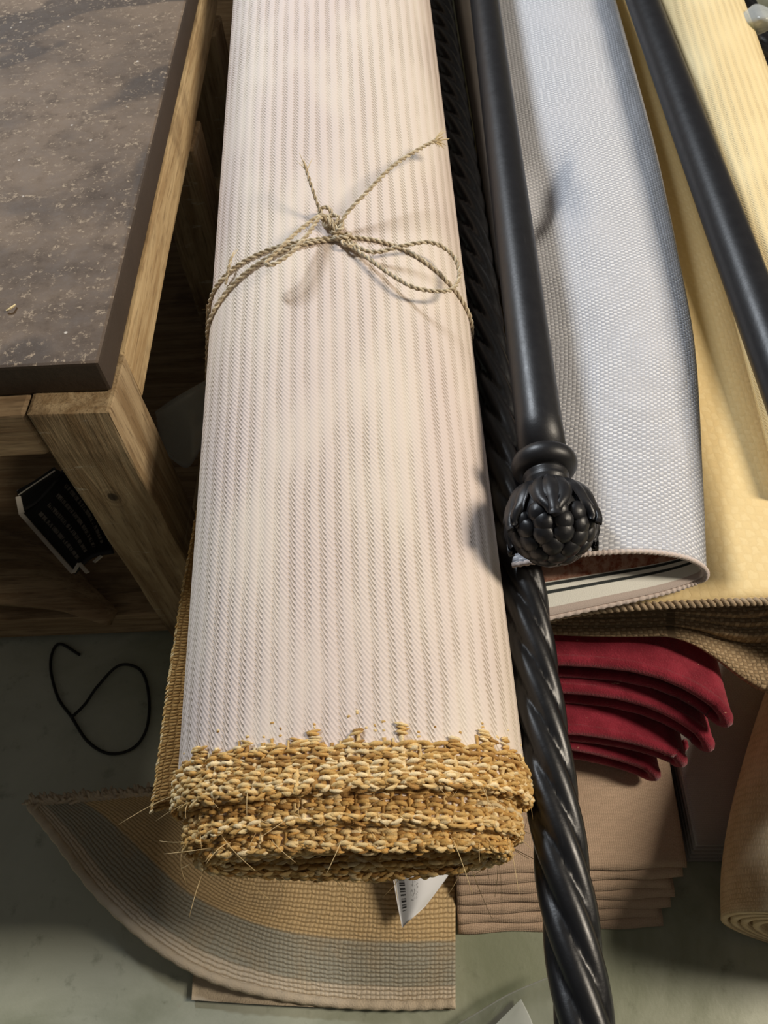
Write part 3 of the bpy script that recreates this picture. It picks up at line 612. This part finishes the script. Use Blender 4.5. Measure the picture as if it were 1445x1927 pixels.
# ================================================================ TAUPE STACK, GREY CLOTH, BEIGE ROLL
tp = empty('folded_taupe_cloth', (.2, .2, 0), 'folded taupe cloth stack lying on the floor beneath the red rug', 'cloth')
for i in range(7):
    z = .006+i*.0078; yn = .098+i*.0115; xr = .345+.006*i-(.012 if i % 3 == 1 else 0); G = np.zeros((36, 24, 3))
    for a, x in enumerate(np.linspace(.056, xr, 36)):
        for b, y in enumerate(np.linspace(0, 1, 24)**1.3): G[a, b] = (x+y*.022*(x/.3), yn+.0012*math.sin(x*60+i*2)+y*(.72-yn), z+.0014*math.sin(x*25+i)+(.001 if b else -.003))
    sheet('layer', G, .0068, M_TAUPE, tp)
gc = empty('folded_grey_cloth', (.45, .3, 0), 'dull grey felt folded flat between the taupe stack and beige roll', 'cloth')
for i in range(5):
    G = np.zeros((16, 16, 3))
    for a, x in enumerate(np.linspace(0, 1, 16)):
        for b, y in enumerate(np.linspace(.181+.003*i, .75, 16)): xl, xr = .397+.03*(y-.18), .45+.62*(y-.18); G[a, b] = (xl+x*(xr-xl), y, .013+i*.0128+.002*math.sin(x*6+y*9))
    sheet('layer', G, .011, M_GREYCLOTH, gc)
br = empty('beige_rug_roll', (.52, .1, 0), 'beige slub-woven rug roll at the right edge of the floor', 'rug')
path = cr([(.520, .064, .137), (.536, .12, .137), (.574, .20, .137), (.645, .32, .138), (.74, .46, .14), (.86, .62, .142)], 40)
for k, rr in enumerate((.136, .124, .112, .098)):
    V, uv = [], []; n = 96; q, T, N, B = frames(path[:40 if k == 0 else 12])
    for (r2) in (rr, rr-.008):
        for i in range(len(q)):
            for a in range(n):
                an = 2*PI*a/n; V.append(q[i]+r2*(math.cos(an)*N[i]+math.sin(an)*B[i])+(np.array([0, .010*(1-math.cos(an)) if False else 0, 0]))); uv.append((i*.016, an*rr))
    m = len(q); Nn = m*n; Fs = []
    for i in range(m-1):
        for a in range(n): f = (i*n+a, i*n+(a+1) % n, (i+1)*n+(a+1) % n, (i+1)*n+a); Fs += [f, tuple(x+Nn for x in f[::-1])]
    for a in range(n): Fs.append((a, Nn+a, Nn+(a+1) % n, (a+1) % n))
    mesh('outer_layer' if not k else 'inner_layer', V, Fs, M_BEIGE, br, uv=uv)

# ================================================================ STRIPED RUG ON THE FLOOR
sr = empty('striped_flatweave_rug', (-.1, .1, 0), 'beige flatweave rug with grey stripe, left corner curling up from floor', 'rug')
near = row([(857, 1886, .020), (760, 1890, .017), (640, 1886, .016), (520, 1870, .022), (400, 1838, .038), (290, 1775, .058), (185, 1680, .080), (105, 1575, .098), (55, 1512, .108)])
mid = row([(857, 1790, .020), (760, 1792, .024), (640, 1786, .016), (520, 1768, .018), (430, 1735, .020), (340, 1690, .034), (250, 1610, .058), (180, 1540, .080), (130, 1506, .100)])
mid2 = row([(857, 1700, .022), (760, 1705, .026), (650, 1700, .018), (540, 1690, .014), (455, 1680, .012), (385, 1640, .016), (310, 1570, .040), (245, 1520, .070), (205, 1499, .094)])
far = row([(857, 1560, .020), (760, 1560, .022), (660, 1560, .018), (560, 1560, .014), (480, 1570, .012), (420, 1570, .014), (370, 1530, .034), (325, 1500, .062), (300, 1490, .086)])
G = cr_grid([near, mid, mid2, far], 60, 140)
sheet('cloth', G.transpose(1, 0, 2)[::-1], .009, [M_STRIPE, M_PILE, M_PILE], sr, flip=False)
a, b, _ = tube_data([p+np.array([0, -.001, -.002]) for p in G[0]], .0062*(1+.1*np.sin(np.arange(140)*1.3)), 8); mesh('selvedge', a, b, M_PILE, sr)
G2 = cr_grid([row([(362, 1882, .006), (520, 1892, .006), (700, 1899, .006), (856, 1900, .006)]), row([(370, 1780, .006), (520, 1780, .006), (700, 1780, .006), (856, 1780, .006)]), row([(400, 1600, .006), (520, 1600, .006), (700, 1600, .006), (856, 1600, .006)])], 20, 40)
sheet('lower_fold', G2.transpose(1, 0, 2), .005, [M_STRIPE, M_PILE, M_PILE], sr, flip=True)
fr = []
for t in np.linspace(0, 1, 150):                                     # tufted end at the raised corner
    gi = t*59; c = G[int(gi), -1]+(G[min(59, int(gi)+1), -1]-G[int(gi), -1])*(gi-int(gi)); d = np.array([random.gauss(-.3, .35), random.gauss(.35, .3), random.uniform(.2, .9)]); d = _n(d); L = random.uniform(.010, .017)
    fr.append(tube_data([c+d*L*s for s in (-.3, .3, .7, 1)], (.0026, .003, .0026, .001), 5)[:2])
V, Fs = join(fr); mesh('tufted_fringe', V, Fs, M_PILE, sr)['kind'] = 'stuff'

# ================================================================ SUPPORTING ROLLS IN THE DARK
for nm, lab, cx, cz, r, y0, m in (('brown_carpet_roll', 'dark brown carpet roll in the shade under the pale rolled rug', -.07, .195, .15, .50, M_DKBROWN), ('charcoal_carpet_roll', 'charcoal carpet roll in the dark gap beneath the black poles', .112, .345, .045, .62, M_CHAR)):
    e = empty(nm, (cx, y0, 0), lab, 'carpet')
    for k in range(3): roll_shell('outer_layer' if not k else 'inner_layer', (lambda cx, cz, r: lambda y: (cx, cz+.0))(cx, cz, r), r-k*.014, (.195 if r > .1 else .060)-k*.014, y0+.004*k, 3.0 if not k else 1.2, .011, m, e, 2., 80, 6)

# ================================================================ SMALL THINGS
# barcode tag under the roll
def mat_label():
    t = NT('barcode_label'); uv = t.uv(); U, V, _ = t.xyz(uv)
    bars = t.math('GREATER_THAN', t.noise(t.map(uv, (0, 420, 0)), 1., 1.), .5); inb = t.math('MULTIPLY', t.math('MULTIPLY', t.math('GREATER_THAN', U, .008), t.math('LESS_THAN', U, .017)), t.math('MULTIPLY', t.math('GREATER_THAN', V, .018), t.math('LESS_THAN', V, .058)))
    tx = t.math('MULTIPLY', t.math('GREATER_THAN', t.noise(t.map(uv, (500, 260, 0)), 1., 1.), .56), t.math('MULTIPLY', t.math('MULTIPLY', t.math('GREATER_THAN', U, .025), t.math('LESS_THAN', U, .036)), t.math('MULTIPLY', t.math('GREATER_THAN', V, .028), t.math('LESS_THAN', V, .055))))
    f = t.math('MAXIMUM', t.math('MULTIPLY', bars, inb), t.math('MULTIPLY', tx, .5)); c = t.mix(f, srgb(236, 238, 242), srgb(60, 58, 58)); return t.out(c, .35, .5)
ctl = [[P(757, 1746, .05), P(748, 1700, .055), P(738, 1640, .06), P(730, 1590, .065)], [P(775, 1728, .06), P(786, 1690, .072), P(788, 1640, .08), P(788, 1590, .08)], [P(800, 1705, .055), P(828, 1668, .06), P(856, 1628, .064), P(874, 1590, .068)]]
tg = sheet('barcode_tag', cr_grid(ctl, 16, 24), .0006, mat_label(), flip=True); tag(tg, 'white barcode tag poking out under the rolled rug end', 'tag')
# black printed tag in the table
def mat_print():
    t = NT('black_printed_card'); uv = t.uv(); U, V, _ = t.xyz(uv)
    rows_ = t.math('GREATER_THAN', sinp(t, V, .018), .45); dash = t.math('GREATER_THAN', t.noise(t.map(uv, (330, 55, 0)), 1., 2.), .47); inn = t.math('MULTIPLY', t.math('MULTIPLY', t.math('GREATER_THAN', V, .012), t.math('LESS_THAN', V, .085)), t.math('MULTIPLY', t.math('GREATER_THAN', U, .025), t.math('LESS_THAN', U, .15)))
    c = t.mix(t.math('MULTIPLY', t.math('MULTIPLY', rows_, dash), inn), (.006, .006, .006, 1), srgb(112, 106, 98)); return t.out(c, .4, .4)
bt = empty('black_printed_tag', P(110, 1000, .2), 'black printed card with white edges hanging under the table', 'tag')
zc = .23
G = cr_grid([[P(38, 968, zc), P(72, 1005, zc), P(105, 1042, zc), P(140, 1080, zc)], [P(80, 930, zc+.01), P(112, 965, zc+.01), P(145, 1005, zc+.01), P(172, 1050, zc+.005)], [P(120, 880, zc+.01), P(155, 920, zc+.01), P(185, 965, zc+.01), P(215, 1040, zc)]], 20, 24)
sheet('card', G.transpose(1, 0, 2), .003, mat_print(), bt, flip=False)
sheet('card', cr_grid([[P(38, 968, zc), P(35, 935, zc+.004), P(33, 925, zc+.004)], [P(75, 945, zc+.006), P(70, 912, zc+.008), P(68, 905, zc+.008)], [P(118, 890, zc+.008), P(106, 884, zc+.008), P(104, 880, zc+.008)]], 12, 12), .003, mat_flat('black_card', (.006, .006, .006, 1), .4, .4), bt, flip=True)
def strip(pts, wd):
    pts = [np.array(p) for p in pts]
    for a, b in zip(pts[:-1], pts[1:]):
        d = _n(b-a); s_ = _n(np.cross(d, np.array([0, .5, .85])))*wd; up = np.array([0, -.002, .004])
        mesh('white_edge', [a-s_+up, b-s_+up, b+s_+up, a+s_+up, a-s_, b-s_, b+s_, a+s_], [(0, 1, 2, 3), (4, 7, 6, 5), (0, 4, 5, 1), (1, 5, 6, 2), (2, 6, 7, 3), (3, 7, 4, 0)], M_WHITE, bt, smooth=False)
strip([P(36, 935, zc+.006), P(42, 966, zc+.004)], .0036); strip([P(40, 966, zc+.004), P(139, 1078, zc+.004), ], .0030); strip([P(139, 1078, zc+.004), P(150, 1060, zc+.006), P(166, 1078, zc+.004)], .0028); strip([P(104, 886, zc+.012), P(36, 932, zc+.006)], .0010); strip([P(178, 1058, zc), P(192, 1046, zc)], .0035)
# black cord on the floor
pts = cr([P(*p) for p in ((150, 1232, .005), (110, 1212, .005), (95, 1250, .005), (108, 1310, .005), (135, 1350, .005), (165, 1395, .005), (205, 1418, .005), (250, 1408, .005), (276, 1370, .005), (280, 1310, .005), (265, 1262, .007), (225, 1252, .009), (185, 1290, .008), (160, 1325, .008), (135, 1350, .012))], 160)
tag(tube('cable_loop', pts, .0026, M_CORD, n=8), 'thin black cable looped on the dark floor beside the table', 'cable')
# clear film bits
fm = empty('clear_plastic_bag', P(960, 1890, 0), 'clear plastic bag holding a white sheet at the bottom of the photo', 'plastic bag')
sheet('film', cr_grid([[P(850, 1935, .02), P(900, 1905, .03), P(960, 1870, .04), P(1035, 1838, .05), P(1060, 1826, .05)], [P(860, 1990, .03), P(920, 1960, .05), P(975, 1925, .06), P(1040, 1900, .07), P(1075, 1890, .07)], [P(870, 2060, .01), P(930, 2050, .02), P(985, 2040, .03), P(1050, 2030, .04), P(1085, 2020, .04)]], 20, 30), .0006, M_CLEAR, fm, flip=True)
a, b, _ = tube_data(cr([P(850, 1935, .02), P(900, 1905, .03), P(960, 1870, .04), P(1035, 1838, .05), P(1060, 1826, .05)], 40), .0011, 6); mesh('rolled_edge', a, b, M_HAZE, fm)
sheet('paper', cr_grid([[P(925, 1935, .012), P(976, 1884, .012), P(978, 1882, .012)], [P(940, 1990, .012), P(995, 1925, .012), P(1000, 1930, .012)], [P(960, 2040, .012), P(1010, 1990, .012), P(1030, 1985, .012)]], 10, 10), .001, M_PAPER, fm, flip=True)
ph = sheet('plastic_scrap', cr_grid([[P(292, 775, .42), P(330, 748, .44), P(388, 715, .46)], [P(300, 820, .36), P(345, 800, .38), P(388, 770, .40)], [P(318, 860, .30), P(352, 880, .30), P(378, 845, .33)]], 14, 16), .0006, M_HAZE, flip=True); tag(ph, 'crumpled hazy plastic scrap in the gap beside the table leg', 'plastic')
pw = sheet('plastic_wrap', cr_grid([[P(1375, 44, .53), P(1402, 22, .54), P(1424, 8, .55), P(1460, 22, .55)], [P(1398, 54, .52), P(1420, 42, .54), P(1440, 34, .55), P(1475, 36, .54)], [P(1424, 66, .50), P(1435, 62, .51), P(1452, 56, .52), P(1490, 60, .52)]], 16, 20), .0008, mat_plastic('shiny_film', alpha=.38), flip=True); tag(pw, 'torn clear plastic wrap over the far right rope-twist pole', 'plastic')
# straw fleck on the slab
fk = sheet('straw_fleck', cr_grid([[P(12, 584, .652), P(20, 579, .654), P(29, 573, .652)], [P(14, 586, .652), P(22, 581, .654), P(30, 575, .652)]], 4, 10), .0012, mat_flat('straw', srgb(222, 200, 150), .7), flip=True); tag(fk, 'tiny pale straw fleck on the dark stone slab', 'fleck')
